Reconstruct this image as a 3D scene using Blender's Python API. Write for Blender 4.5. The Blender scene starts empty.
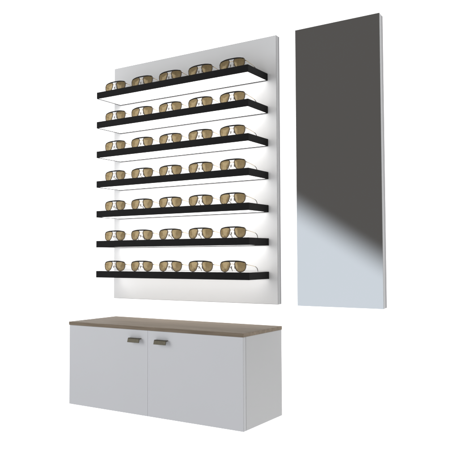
import bpy, bmesh, math, random
from mathutils import Vector, Matrix

random.seed(4)
S = bpy.context.scene
COL = S.collection

# ------------------------------------------------------------------ helpers
def link(o):
    COL.objects.link(o)
    return o

def add_box(bm, lo, hi, bevel=0.0, seg=2):
    """axis aligned box with softened edges, added to a bmesh"""
    tmp = bmesh.new()
    vs = [tmp.verts.new((x, y, z)) for x in (lo[0], hi[0]) for y in (lo[1], hi[1]) for z in (lo[2], hi[2])]
    for f in ((0, 1, 3, 2), (4, 6, 7, 5), (0, 4, 5, 1), (2, 3, 7, 6), (0, 2, 6, 4), (1, 5, 7, 3)):
        tmp.faces.new([vs[i] for i in f])
    bmesh.ops.recalc_face_normals(tmp, faces=tmp.faces[:])
    if bevel > 0:
        bmesh.ops.bevel(tmp, geom=tmp.edges[:], offset=bevel, segments=seg, profile=0.5, affect='EDGES')
    me = bpy.data.meshes.new('tmp')
    tmp.to_mesh(me)
    tmp.free()
    bm.from_mesh(me)
    bpy.data.meshes.remove(me)

def add_tube(bm, pts, rad, sides=8, closed=False, flat=1.0, caps=True):
    """tube along a path; rad a number or a list; flat squashes across the side axis"""
    pts = [Vector(p) for p in pts]
    n = len(pts)
    rads = rad if isinstance(rad, (list, tuple)) else [rad] * n
    rings = []
    up = None
    for i, p in enumerate(pts):
        if closed:
            t = pts[(i + 1) % n] - pts[i - 1]
        else:
            t = pts[min(i + 1, n - 1)] - pts[max(i - 1, 0)]
        t.normalize()
        if up is None:
            up = Vector((0, 1, 0)) if abs(t.y) < 0.8 else Vector((0, 0, 1))
        a = up - t * up.dot(t)
        a.normalize()
        up = a
        b = t.cross(a)
        ring = []
        for k in range(sides):
            th = 2 * math.pi * k / sides
            ring.append(bm.verts.new(p + a * (math.cos(th) * rads[i] * flat) + b * (math.sin(th) * rads[i])))
        rings.append(ring)
    m = n if closed else n - 1
    for i in range(m):
        r0, r1 = rings[i], rings[(i + 1) % n]
        for k in range(sides):
            f = bm.faces.new((r0[k], r0[(k + 1) % sides], r1[(k + 1) % sides], r1[k]))
            f.smooth = True
    if not closed and caps:
        bm.faces.new(rings[0][::-1])
        bm.faces.new(rings[-1])

def obj(name, bm, mat, parent=None, smooth=False):
    bmesh.ops.recalc_face_normals(bm, faces=bm.faces[:])
    me = bpy.data.meshes.new(name)
    if smooth:
        for f in bm.faces:
            f.smooth = True
    bm.to_mesh(me)
    bm.free()
    me.materials.append(mat)
    o = link(bpy.data.objects.new(name, me))
    if parent is not None:
        o.parent = parent
    return o

def box_obj(name, lo, hi, mat, parent=None, bevel=0.001, edge=None):
    bm = bmesh.new()
    add_box(bm, lo, hi, bevel)
    o = obj(name, bm, mat, parent)
    if edge:                                  # separate edge colour on the narrow sides; board edges darkened against wall glow
        o.data.materials.append(edge)
        for p in o.data.polygons:
            if abs(p.normal.y) < 0.95:
                p.material_index = 1
    return o

def thing(name, label, cat, loc=(0, 0, 0), group=None):
    o = link(bpy.data.objects.new(name, None))
    o.empty_display_size = 0.05
    o.location = loc
    o['label'] = label
    o['category'] = cat
    if group:
        o['group'] = group
    return o

def dup(root, loc, label, rotz=0.0):
    r = root.copy()
    COL.objects.link(r)
    r.location = loc
    r.rotation_euler = (0, 0, rotz)
    r['label'] = label
    for ch in list(root.children):
        c = ch.copy()
        COL.objects.link(c)
        c.parent = r
        for g in ch.children:
            d = g.copy()
            COL.objects.link(d)
            d.parent = c
    return r

# ------------------------------------------------------------------ materials
def new_mat(name):
    m = bpy.data.materials.new(name)
    m.use_nodes = True
    nt = m.node_tree
    return m, nt, nt.nodes['Principled BSDF']

def noise(nt, scale, detail=4, stretch=(1, 1, 1), rough=0.5):
    tc = nt.nodes.new('ShaderNodeTexCoord')
    mp = nt.nodes.new('ShaderNodeMapping')
    mp.inputs['Scale'].default_value = stretch
    nz = nt.nodes.new('ShaderNodeTexNoise')
    nz.inputs['Scale'].default_value = scale
    nz.inputs['Detail'].default_value = detail
    nz.inputs['Roughness'].default_value = rough
    nt.links.new(tc.outputs['Object'], mp.inputs['Vector'])
    nt.links.new(mp.outputs['Vector'], nz.inputs['Vector'])
    return nz

def ramp(nt, src, stops):
    r = nt.nodes.new('ShaderNodeValToRGB')
    e = r.color_ramp.elements
    while len(e) < len(stops):
        e.new(0.5)
    for i, (p, c) in enumerate(stops):
        e[i].position = p
        e[i].color = (*c, 1)
    nt.links.new(src, r.inputs['Fac'])
    return r

def painted(name, c, var=0.02, rough=0.45, spec=0.3, scale=6, bump=0.0):
    m, nt, b = new_mat(name)
    nz = noise(nt, scale)
    lo = tuple(x * (1 - var) for x in c)
    hi = tuple(min(1, x * (1 + var)) for x in c)
    r = ramp(nt, nz.outputs['Fac'], ((0.3, lo), (0.7, hi)))
    nt.links.new(r.outputs['Color'], b.inputs['Base Color'])
    b.inputs['Roughness'].default_value = rough
    b.inputs['Specular IOR Level'].default_value = spec
    if bump:
        n2 = noise(nt, 900, 2)
        bp = nt.nodes.new('ShaderNodeBump')
        bp.inputs['Strength'].default_value = bump
        bp.inputs['Distance'].default_value = 0.0004
        nt.links.new(n2.outputs['Fac'], bp.inputs['Height'])
        nt.links.new(bp.outputs['Normal'], b.inputs['Normal'])
    return m

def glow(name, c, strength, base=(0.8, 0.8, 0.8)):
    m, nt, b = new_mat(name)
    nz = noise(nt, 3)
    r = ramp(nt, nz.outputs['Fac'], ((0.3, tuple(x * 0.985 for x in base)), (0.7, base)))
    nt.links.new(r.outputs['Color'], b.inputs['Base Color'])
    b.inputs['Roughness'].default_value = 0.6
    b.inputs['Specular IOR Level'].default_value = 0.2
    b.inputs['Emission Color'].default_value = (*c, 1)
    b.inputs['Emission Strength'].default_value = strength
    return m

M = {}
M['wall'] = glow('self_lit_white_wall', (1, 1, 1), 1.0)  # emission added to the wall itself so the background stays pure white
M['panel'] = painted('white_panel_laminate', (0.80, 0.80, 0.80), 0.008, 0.5, 0.25, 4, 0.03)
M['shaded_edge'] = painted('laminate_edge_shaded', (0.46, 0.46, 0.465), 0.01, 0.5, 0.2, 8)  # panel colour darkened on its side faces to offset the wall glow
M['panel_edge'] = painted('grey_mounting_board', (0.27, 0.27, 0.275), 0.01, 0.5, 0.25, 8)
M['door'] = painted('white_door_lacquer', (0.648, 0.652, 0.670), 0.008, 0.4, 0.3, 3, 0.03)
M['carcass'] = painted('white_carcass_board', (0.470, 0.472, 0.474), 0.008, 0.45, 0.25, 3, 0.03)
M['door_edge'] = painted('door_edge_shaded', (0.50, 0.505, 0.515), 0.008, 0.45, 0.2, 3)  # door colour toned down at the edges to counter overbright side light
M['stile'] = painted('pale_seam_strip', (0.72, 0.725, 0.755), 0.005, 0.5, 0.2, 5)
M['black'] = painted('black_aluminium', (0.0085, 0.0080, 0.0082), 0.15, 0.6, 0.10, 40, 0.05)
M['led'] = glow('led_diffuser', (1.0, 0.99, 0.975), 1.75)
M['led_dim'] = glow('led_diffuser_dim', (1.0, 0.985, 0.965), 1.25)
M['shelf_top'] = painted('white_acrylic_top', (0.82, 0.82, 0.82), 0.005, 0.3, 0.4, 5)
M['mirror_board'] = painted('pale_grey_mirror_board', (0.50, 0.50, 0.505), 0.01, 0.5, 0.3, 6)
M['glass_edge'] = painted('ground_glass_edge', (0.36, 0.37, 0.37), 0.02, 0.5, 0.2, 20)
M['mirror_back'] = painted('grey_mirror_mount', (0.34, 0.34, 0.345), 0.01, 0.5, 0.3, 6)

# mirror glass: a clean silvered surface
m, nt, b = new_mat('silvered_mirror')
nz = noise(nt, 2.0, 3)
r = ramp(nt, nz.outputs['Fac'], ((0.3, (0.935, 0.94, 0.94)), (0.7, (0.95, 0.955, 0.955))))
nt.links.new(r.outputs['Color'], b.inputs['Base Color'])
b.inputs['Metallic'].default_value = 1.0
b.inputs['Roughness'].default_value = 0.02
M['mirror'] = m

# grey-brown oak: stretched grain along x
m, nt, b = new_mat('grey_oak')
g1 = noise(nt, 5, 6, (0.55, 9, 9), 0.62)
g2 = noise(nt, 22, 5, (0.35, 14, 14), 0.6)
mx = nt.nodes.new('ShaderNodeMix')
mx.data_type = 'FLOAT'
mx.inputs['Factor'].default_value = 0.4
nt.links.new(g1.outputs['Fac'], mx.inputs['A'])
nt.links.new(g2.outputs['Fac'], mx.inputs['B'])
r = ramp(nt, mx.outputs['Result'], ((0.30, (0.140, 0.107, 0.074)), (0.50, (0.218, 0.172, 0.124)), (0.70, (0.305, 0.248, 0.185))))
nt.links.new(r.outputs['Color'], b.inputs['Base Color'])
b.inputs['Roughness'].default_value = 0.6
b.inputs['Specular IOR Level'].default_value = 0.2
bp = nt.nodes.new('ShaderNodeBump')
bp.inputs['Strength'].default_value = 0.25
bp.inputs['Distance'].default_value = 0.0006
nt.links.new(mx.outputs['Result'], bp.inputs['Height'])
nt.links.new(bp.outputs['Normal'], b.inputs['Normal'])
M['oak'] = m

def metal(name, c, rough, var=0.1, metallic=1.0):
    m, nt, b = new_mat(name)
    nz = noise(nt, 120, 3)
    r = ramp(nt, nz.outputs['Fac'], ((0.3, tuple(x * (1 - var) for x in c)), (0.7, tuple(x * (1 + var) for x in c))))
    nt.links.new(r.outputs['Color'], b.inputs['Base Color'])
    b.inputs['Metallic'].default_value = metallic
    b.inputs['Roughness'].default_value = rough
    return m

M['handle'] = metal('brushed_olive_bronze', (0.080, 0.069, 0.043), 0.45, 0.12, 0.45)
M['gold'] = metal('gold_wire', (0.62, 0.44, 0.20), 0.25, 0.05)
M['rim'] = metal('dark_bronze_rim', (0.095, 0.070, 0.047), 0.45, 0.25, 0.3)
M['brow'] = painted('black_acetate', (0.006, 0.0055, 0.0055), 0.1, 0.5, 0.15, 60)
M['tip'] = painted('dark_temple_tip', (0.07, 0.055, 0.045), 0.2, 0.3, 0.5, 80)
M['pad'] = painted('smoky_nose_pad', (0.16, 0.13, 0.10), 0.1, 0.25, 0.5, 60)

# brown mirrored lens: tinted see-through sheet with a bronze coating
m = bpy.data.materials.new('brown_lens')
m.use_nodes = True
nt = m.node_tree
nt.nodes.clear()
out = nt.nodes.new('ShaderNodeOutputMaterial')
tr = nt.nodes.new('ShaderNodeBsdfTransparent')
df = nt.nodes.new('ShaderNodeBsdfDiffuse')
gl = nt.nodes.new('ShaderNodeBsdfGlossy')
gl.inputs['Roughness'].default_value = 0.12
gl.inputs['Color'].default_value = (0.62, 0.50, 0.30, 1)
tr.inputs['Color'].default_value = (0.30, 0.222, 0.115, 1)
nz = noise(nt, 42, 2, (1, 1, 1), 0.45)
rr = ramp(nt, nz.outputs['Fac'], ((0.32, (0.22, 0.160, 0.080)), (0.52, (0.32, 0.240, 0.130)), (0.72, (0.46, 0.36, 0.215))))
nt.links.new(rr.outputs['Color'], df.inputs['Color'])
m1 = nt.nodes.new('ShaderNodeMixShader')
m1.inputs['Fac'].default_value = 0.45
m2 = nt.nodes.new('ShaderNodeMixShader')
m2.inputs['Fac'].default_value = 0.07
nt.links.new(tr.outputs[0], m1.inputs[1])
nt.links.new(df.outputs[0], m1.inputs[2])
nt.links.new(m1.outputs[0], m2.inputs[1])
nt.links.new(gl.outputs[0], m2.inputs[2])
nt.links.new(m2.outputs[0], out.inputs['Surface'])
M['lens'] = m

# ------------------------------------------------------------------ setting: one bright white wall
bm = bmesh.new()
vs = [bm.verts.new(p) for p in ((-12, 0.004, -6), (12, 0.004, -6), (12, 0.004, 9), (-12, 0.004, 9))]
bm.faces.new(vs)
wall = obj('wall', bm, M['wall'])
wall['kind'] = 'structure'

# ------------------------------------------------------------------ display panel
PX0, PX1, PZ0, PZ1, PY = -0.0433, 0.9456, 1.0766, 2.3070, -0.0312
panel = thing('display_board', 'tall white wall panel behind the seven black shelves of sunglasses', 'panel', (0.451, 0, PZ0))
def rel(o, lo, hi):
    L = o.location
    return tuple(a - b for a, b in zip(lo, L)), tuple(a - b for a, b in zip(hi, L))
a, b_ = rel(panel, (PX0, PY, PZ0), (PX1, -0.0122, PZ1))
box_obj('front_board', a, b_, M['panel'], panel, 0.0018, M['shaded_edge'])
a, b_ = rel(panel, (PX0 + 0.0008, -0.0120, PZ0 + 0.0008), (PX1 - 0.0008, 0.0, PZ1 - 0.0008))
box_obj('mounting_board', a, b_, M['panel_edge'], panel, 0.0008)

# ------------------------------------------------------------------ shelves
SD, ST, SW = 0.1788, 0.0330, 0.900
Z0, DZ = 2.1352, 0.1518
T = 0.004
ORD = ['topmost', 'second', 'third', 'middle', 'fifth', 'sixth', 'lowest']
def shelf_label(i):
    if i == 0:
        return 'topmost black edged shelf with white lit underside, just below the panel top'
    if i == 3:
        return 'middle black edged shelf, with three shelves above it and three below it'
    if i == 6:
        return 'lowest black edged shelf of sunglasses, the one nearest the wooden cabinet top'
    return '%s black edged lit shelf of sunglasses counting down from the top' % ORD[i]

def make_shelf():
    t = thing('display_shelf', shelf_label(0), 'shelf', (0, PY, Z0), 'black edged display shelves on the panel')
    bm = bmesh.new()
    # local: x 0..SW, y -SD..0, z -ST..0 ; rails mitred by butting
    add_box(bm, (0, -SD, -ST), (SW, -SD + T, 0), 0.0007)
    add_box(bm, (0, -T - 0.0008, -ST), (SW, -0.0008, -0.0004), 0.0005)
    add_box(bm, (0, -SD + T - 0.0002, -ST + 0.0002), (T, -T - 0.0004, -0.0002), 0.0005)
    add_box(bm, (SW - T, -SD + T - 0.0002, -ST + 0.0002), (SW, -T - 0.0004, -0.0002), 0.0005)
    obj('frame', bm, M['black'], t)
    box_obj('light_diffuser', (T + 0.0002, -SD + T + 0.0002, -ST + 0.0026), (SW - T - 0.0002, -T - 0.0012, -ST + 0.008), M['led'], t, 0)
    box_obj('top_plate', (T + 0.0002, -SD + T + 0.0002, -0.006), (SW - T - 0.0002, -T - 0.0012, -0.0006), M['shelf_top'], t, 0)
    return t
shelf0 = make_shelf()
for i in range(1, 7):
    sh = dup(shelf0, (0, PY, Z0 - i * DZ), shelf_label(i))
    if i == 6:                                # the lowest strip is dimmer
        for ch in sh.children:
            if ch.name.startswith('light_diffuser'):
                ch.data = ch.data.copy()
                ch.data.materials[0] = M['led_dim']

# ------------------------------------------------------------------ sunglasses
OUT = [(-.0252, .0168), (-.0190, .0214), (-.0080, .0228), (.0060, .0226), (.0190, .0212), (.0262, .0165),
       (.0288, .0070), (.0280, -.0040), (.0240, -.0140), (.0155, -.0210), (.0030, -.0230), (-.0080, -.0212),
       (-.0165, -.0140), (-.0218, -.0035), (-.0252, .0075)]
LC = 0.0376
def wrap(x):
    return 1.5 * x * x
def outline(side, n=4, grow=0.0):
    res = []
    m = len(OUT)
    for i in range(m):
        p0, p1, p2, p3 = (Vector(OUT[(i + k) % m]) for k in (-1, 0, 1, 2))
        for s in range(n):
            u = s / n
            p = 0.5 * ((2 * p1) + (p2 - p0) * u + (2 * p0 - 5 * p1 + 4 * p2 - p3) * u * u + (-p0 + 3 * p1 - 3 * p2 + p3) * u ** 3)
            if grow:
                p = p + p.normalized() * grow
            res.append((side * (LC + p.x), p.y))
    return res
HZ = 0.0249        # height of the lens centre above the shelf
def front(x, z, dy=0.0):
    # the front leans back very slightly towards the top
    return Vector((x, wrap(x) + dy + 0.06 * (z + HZ), z + HZ))

def make_sunglasses():
    t = thing('sunglasses', 'x', 'sunglasses', (0, 0, 0), 'aviator sunglasses lined up on the shelves')
    for side in (-1, 1):
        o2 = outline(side)
        # lens, gently domed
        bm = bmesh.new()
        cx = side * LC
        R = 6
        rings = []
        cvert = bm.verts.new(front(cx, 0, -0.0024))
        for k in range(1, R + 1):
            q = k / R
            rings.append([bm.verts.new(front(cx + (x - cx) * q, z * q, -0.0024 * (1 - q * q))) for x, z in o2])
        n = len(o2)
        for j in range(n):
            bm.faces.new((cvert, rings[0][j], rings[0][(j + 1) % n]))
            for k in range(R - 1):
                bm.faces.new((rings[k][j], rings[k + 1][j], rings[k + 1][(j + 1) % n], rings[k][(j + 1) % n]))
        obj('lens', bm, M['lens'], t, True)
        # rim
        bm = bmesh.new()
        add_tube(bm, [front(x, z) for x, z in o2], 0.0019, 8, True, 1.0)
        obj('rim', bm, M['rim'], t)
        # hinge block + temple
        hx = side * 0.0690
        bm = bmesh.new()
        add_tube(bm, [front(side * 0.0655, 0.0095, -0.0005), front(side * 0.0685, 0.0092, 0.0002), front(side * 0.0702, 0.0088, 0.003)], 0.0018, 8)
        obj('hinge', bm, M['rim'], t)
        p0 = front(side * 0.0702, 0.0088, 0.003)
        path = [p0,
                Vector((side * 0.0708, 0.030, p0.z - 0.0020)),
                Vector((side * 0.0704, 0.055, p0.z - 0.0050)),
                Vector((side * 0.0700, 0.078, p0.z - 0.0085)),
                Vector((side * 0.0696, 0.092, p0.z - 0.0120))]
        bm = bmesh.new()
        add_tube(bm, path, [0.0013, 0.0010, 0.0009, 0.0009, 0.0009], 8)
        tm = obj('temple', bm, M['gold'], t)
        bm = bmesh.new()
        add_tube(bm, [path[-1] + Vector((0, -0.006, 0.0028)), path[-1], Vector((side * 0.0692, 0.100, p0.z - 0.0155)),
                      Vector((side * 0.0686, 0.107, 0.0110)), Vector((side * 0.0680, 0.112, 0.0016))],
                 [0.0012, 0.0015, 0.0017, 0.0018, 0.0012], 8, flat=0.8)
        obj('temple_tip', bm, M['tip'], tm)
    # black brow bar across both lens tops
    bm = bmesh.new()
    pts, rad = [], []
    for k in range(25):
        x = -0.060 + 0.120 * k / 24
        ax = abs(x)
        z = 0.0246 - 2.9 * max(0.0, ax - 0.020) ** 2 - (0.0 if ax < 0.052 else (ax - 0.052) * 0.25)
        pts.append(front(x, z, -0.0012))
        rad.append(0.0031 - 0.0014 * (ax / 0.060) ** 2)
    add_tube(bm, pts, rad, 8, flat=0.9)
    obj('brow_bar', bm, M['brow'], t)
    # lower bridge with nose pads
    bm = bmesh.new()
    add_tube(bm, [front(-0.0112, 0.0085, 0.0), front(-0.006, 0.0118, -0.0012), front(0, 0.0128, -0.0016), front(0.006, 0.0118, -0.0012), front(0.0112, 0.0085, 0.0)], 0.0010, 8)
    br = obj('bridge', bm, M['gold'], t)
    for side in (-1, 1):
        bm = bmesh.new()
        add_tube(bm, [front(side * 0.0135, -0.002, 0.001), front(side * 0.0105, -0.001, 0.006), front(side * 0.0085, -0.004, 0.007)], 0.0006, 6)
        add_tube(bm, [front(side * 0.0078, 0.003, 0.0065), front(side * 0.0080, 0.000, 0.0068), front(side * 0.0088, -0.006, 0.0072), front(side * 0.0100, -0.0105, 0.0070)],
                 [0.0010, 0.0022, 0.0026, 0.0012], 8, flat=0.55)
        obj('nose_pad', bm, M['pad'], br)
    return t

PLACE = ['leftmost', 'second from left', 'middle', 'second from right', 'rightmost']
SH = ['topmost shelf', 'second shelf from the top', 'third shelf from the top', 'middle one of seven shelves',
      'third shelf from the bottom', 'second shelf from the bottom', 'lowest shelf']
g0 = make_sunglasses()
first = True
for i in range(7):
    for k in range(5):
        lab = '%s aviator sunglasses of the five on the %s' % (PLACE[k], SH[i])
        loc = (0.0925 + 0.1755 * k + random.uniform(-.0006, .0006), PY - SD + 0.030, Z0 - i * DZ - 0.0006)
        rz = math.radians(random.uniform(-0.7, 0.7))
        if first:
            g0.location = loc
            g0['label'] = lab
            first = False
        else:
            dup(g0, loc, lab, rz)

# ------------------------------------------------------------------ wall mirror
MX0, MX1, MZ0, MZ1, MY = 1.0493, 1.4397, 1.0763, 2.3043, -0.0455
mir = thing('wall_mirror', 'tall narrow frameless wall mirror to the right of the shelves', 'mirror', ((MX0 + MX1) / 2, 0, MZ0))
a, b_ = rel(mir, (MX0, MY, MZ0), (MX1, MY + 0.005, MZ1))
box_obj('mirror_glass', a, b_, M['mirror'], mir, 0.0004, M['glass_edge'])
a, b_ = rel(mir, (MX0 + 0.0006, MY + 0.0052, MZ0 + 0.0006), (MX1 - 0.0006, -0.0225, MZ1 - 0.0006))
box_obj('backing_board', a, b_, M['mirror_board'], mir, 0.0012)
a, b_ = rel(mir, (MX0 + 0.0016, -0.0223, MZ0 + 0.0016), (MX1 - 0.0016, 0.0, MZ1 - 0.0016))
box_obj('mounting_frame', a, b_, M['mirror_back'], mir, 0.0008)

# ------------------------------------------------------------------ cabinet
KX0, KX1, KZ0, KZ1, KY = -0.0555, 0.9444, 0.5776, 0.9778, -0.3346
KT = 0.0158
DT = 0.020
GX = (KX0 + KX1) / 2
cab = thing('wall_cabinet', 'low white two door wall cabinet with a grey brown wood top', 'cabinet', (GX, 0, KZ0))
ztop = KZ1 - KT - 0.0004
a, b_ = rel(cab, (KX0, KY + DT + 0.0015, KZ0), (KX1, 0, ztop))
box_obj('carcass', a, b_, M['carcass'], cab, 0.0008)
# pale strip that shows in the seam between the doors
a2, b2 = rel(cab, (GX - 0.0032, KY + 0.0007, KZ0 + 0.0005), (GX + 0.0032, KY + DT + 0.0013, ztop - 0.0005))
box_obj('centre_strip', a2, b2, M['stile'], cab, 0.0004)
a, b_ = rel(cab, (KX0 - 0.0025, KY - 0.0025, KZ1 - KT), (KX1 + 0.0025, 0, KZ1))
box_obj('countertop', a, b_, M['oak'], cab, 0.0009)
def make_door(x0, x1, hx):
    a, b_ = rel(cab, (x0, KY, KZ0), (x1, KY + DT, ztop))
    d = box_obj('door', a, b_, M['door'], cab, 0.0012, M['door_edge'])
    # bent tab pull: flange on the door, plate standing out, lip turned down
    hz, w = 0.9208, 0.0675
    bm = bmesh.new()
    prof = [(0, 0), (0, 0.0032), (-0.0125, 0.0036), (-0.0150, 0.0028), (-0.0166, 0.0005), (-0.0212, -0.0155), (-0.0183, -0.0162), (-0.0140, -0.0012), (-0.0128, 0.0), (0, 0)]
    prof = prof[:-1]
    rows = []
    for sx in (-w / 2, w / 2):
        rows.append([bm.verts.new((hx + sx - cab.location.x, KY + y, hz + z - cab.location.z)) for y, z in prof])
    n = len(prof)
    for k in range(n):
        bm.faces.new((rows[0][k], rows[0][(k + 1) % n], rows[1][(k + 1) % n], rows[1][k]))
    bm.faces.new(rows[0][::-1])
    bm.faces.new(rows[1])
    bmesh.ops.recalc_face_normals(bm, faces=bm.faces[:])
    bmesh.ops.bevel(bm, geom=bm.edges[:], offset=0.0003, segments=1, affect='EDGES')
    h = obj('handle', bm, M['handle'], d)
    return d
make_door(KX0, GX - 0.0034, 0.3695)
make_door(GX + 0.0034, KX1, 0.5225)

# ------------------------------------------------------------------ camera
F, YAW, PITCH, ROLL = 654.8087, -0.5676, 0.0431, -0.0045
d = Vector((math.sin(YAW) * math.cos(PITCH), math.cos(YAW) * math.cos(PITCH), math.sin(PITCH)))
r0 = Vector((math.cos(YAW), -math.sin(YAW), 0))
u0 = r0.cross(d)
r2 = r0 * math.cos(ROLL) + u0 * math.sin(ROLL)
u2 = -r0 * math.sin(ROLL) + u0 * math.cos(ROLL)
cam = bpy.data.cameras.new('camera')
cam.sensor_width = 36
cam.lens = 36 * F / 458
cam.clip_end = 200
co = link(bpy.data.objects.new('camera', cam))
mw = Matrix.Identity(4)
for i in range(3):
    mw[i][0], mw[i][1], mw[i][2] = r2[i], u2[i], -d[i]
mw[0][3], mw[1][3], mw[2][3] = 2.3512, -2.6455, 1.2907
co.matrix_world = mw
S.camera = co

# ------------------------------------------------------------------ studio surroundings (direction based world) + lamps
w = bpy.data.worlds.new('World')
S.world = w
w.use_nodes = True
nt = w.node_tree
bg = nt.nodes['Background']
tc = nt.nodes.new('ShaderNodeTexCoord')
dot = nt.nodes.new('ShaderNodeVectorMath')
dot.operation = 'DOT_PRODUCT'
dot.inputs[1].default_value = (0.51752, -0.18938, 0.83445)
nt.links.new(tc.outputs['Generated'], dot.inputs[0])
mr = nt.nodes.new('ShaderNodeMapRange')
mr.interpolation_type = 'SMOOTHSTEP'
mr.inputs['From Min'].default_value = -0.026
mr.inputs['From Max'].default_value = 0.026
nt.links.new(dot.outputs['Value'], mr.inputs['Value'])
sep = nt.nodes.new('ShaderNodeSeparateXYZ')
nt.links.new(tc.outputs['Generated'], sep.inputs[0])
low = nt.nodes.new('ShaderNodeMapRange')      # world brightened further down as added fill from below
low.interpolation_type = 'SMOOTHSTEP'
low.inputs['From Min'].default_value = -0.22
low.inputs['From Max'].default_value = -0.55
nt.links.new(sep.outputs['Z'], low.inputs['Value'])
c1 = nt.nodes.new('ShaderNodeMix')
c1.data_type = 'RGBA'
c1.inputs['A'].default_value = (0.645, 0.695, 0.752, 1)
c1.inputs['B'].default_value = (1.0, 1.0, 1.03, 1)
nt.links.new(low.outputs['Result'], c1.inputs['Factor'])
c2 = nt.nodes.new('ShaderNodeMix')
c2.data_type = 'RGBA'
nt.links.new(mr.outputs['Result'], c2.inputs['Factor'])
nt.links.new(c1.outputs['Result'], c2.inputs['A'])
c2.inputs['B'].default_value = (0.0940, 0.0895, 0.0855, 1)
nt.links.new(c2.outputs['Result'], bg.inputs['Color'])
bg.inputs['Strength'].default_value = 1.0

def area(name, loc, target, size, power, col=(1, 1, 1)):
    l = bpy.data.lights.new(name, 'AREA')
    l.shape = 'RECTANGLE'
    l.size, l.size_y = size
    l.energy = power
    l.color = col
    o = link(bpy.data.objects.new(name, l))
    o.location = loc
    o.rotation_euler = (Vector(target) - Vector(loc)).to_track_quat('-Z', 'Y').to_euler()
    return o
area('softbox_key', (-3.0, -4.0, 2.5), (0.5, 0, 1.5), (2.8, 3.2), 105)
area('softbox_fill', (2.9, -4.2, 0.9), (0.5, 0, 1.3), (2.4, 2.4), 40)

S.view_settings.view_transform = 'Standard'
S.view_settings.look = 'None'
S.view_settings.exposure = 0
S.view_settings.gamma = 1
S.cycles.max_bounces = 10
S.cycles.transparent_max_bounces = 16
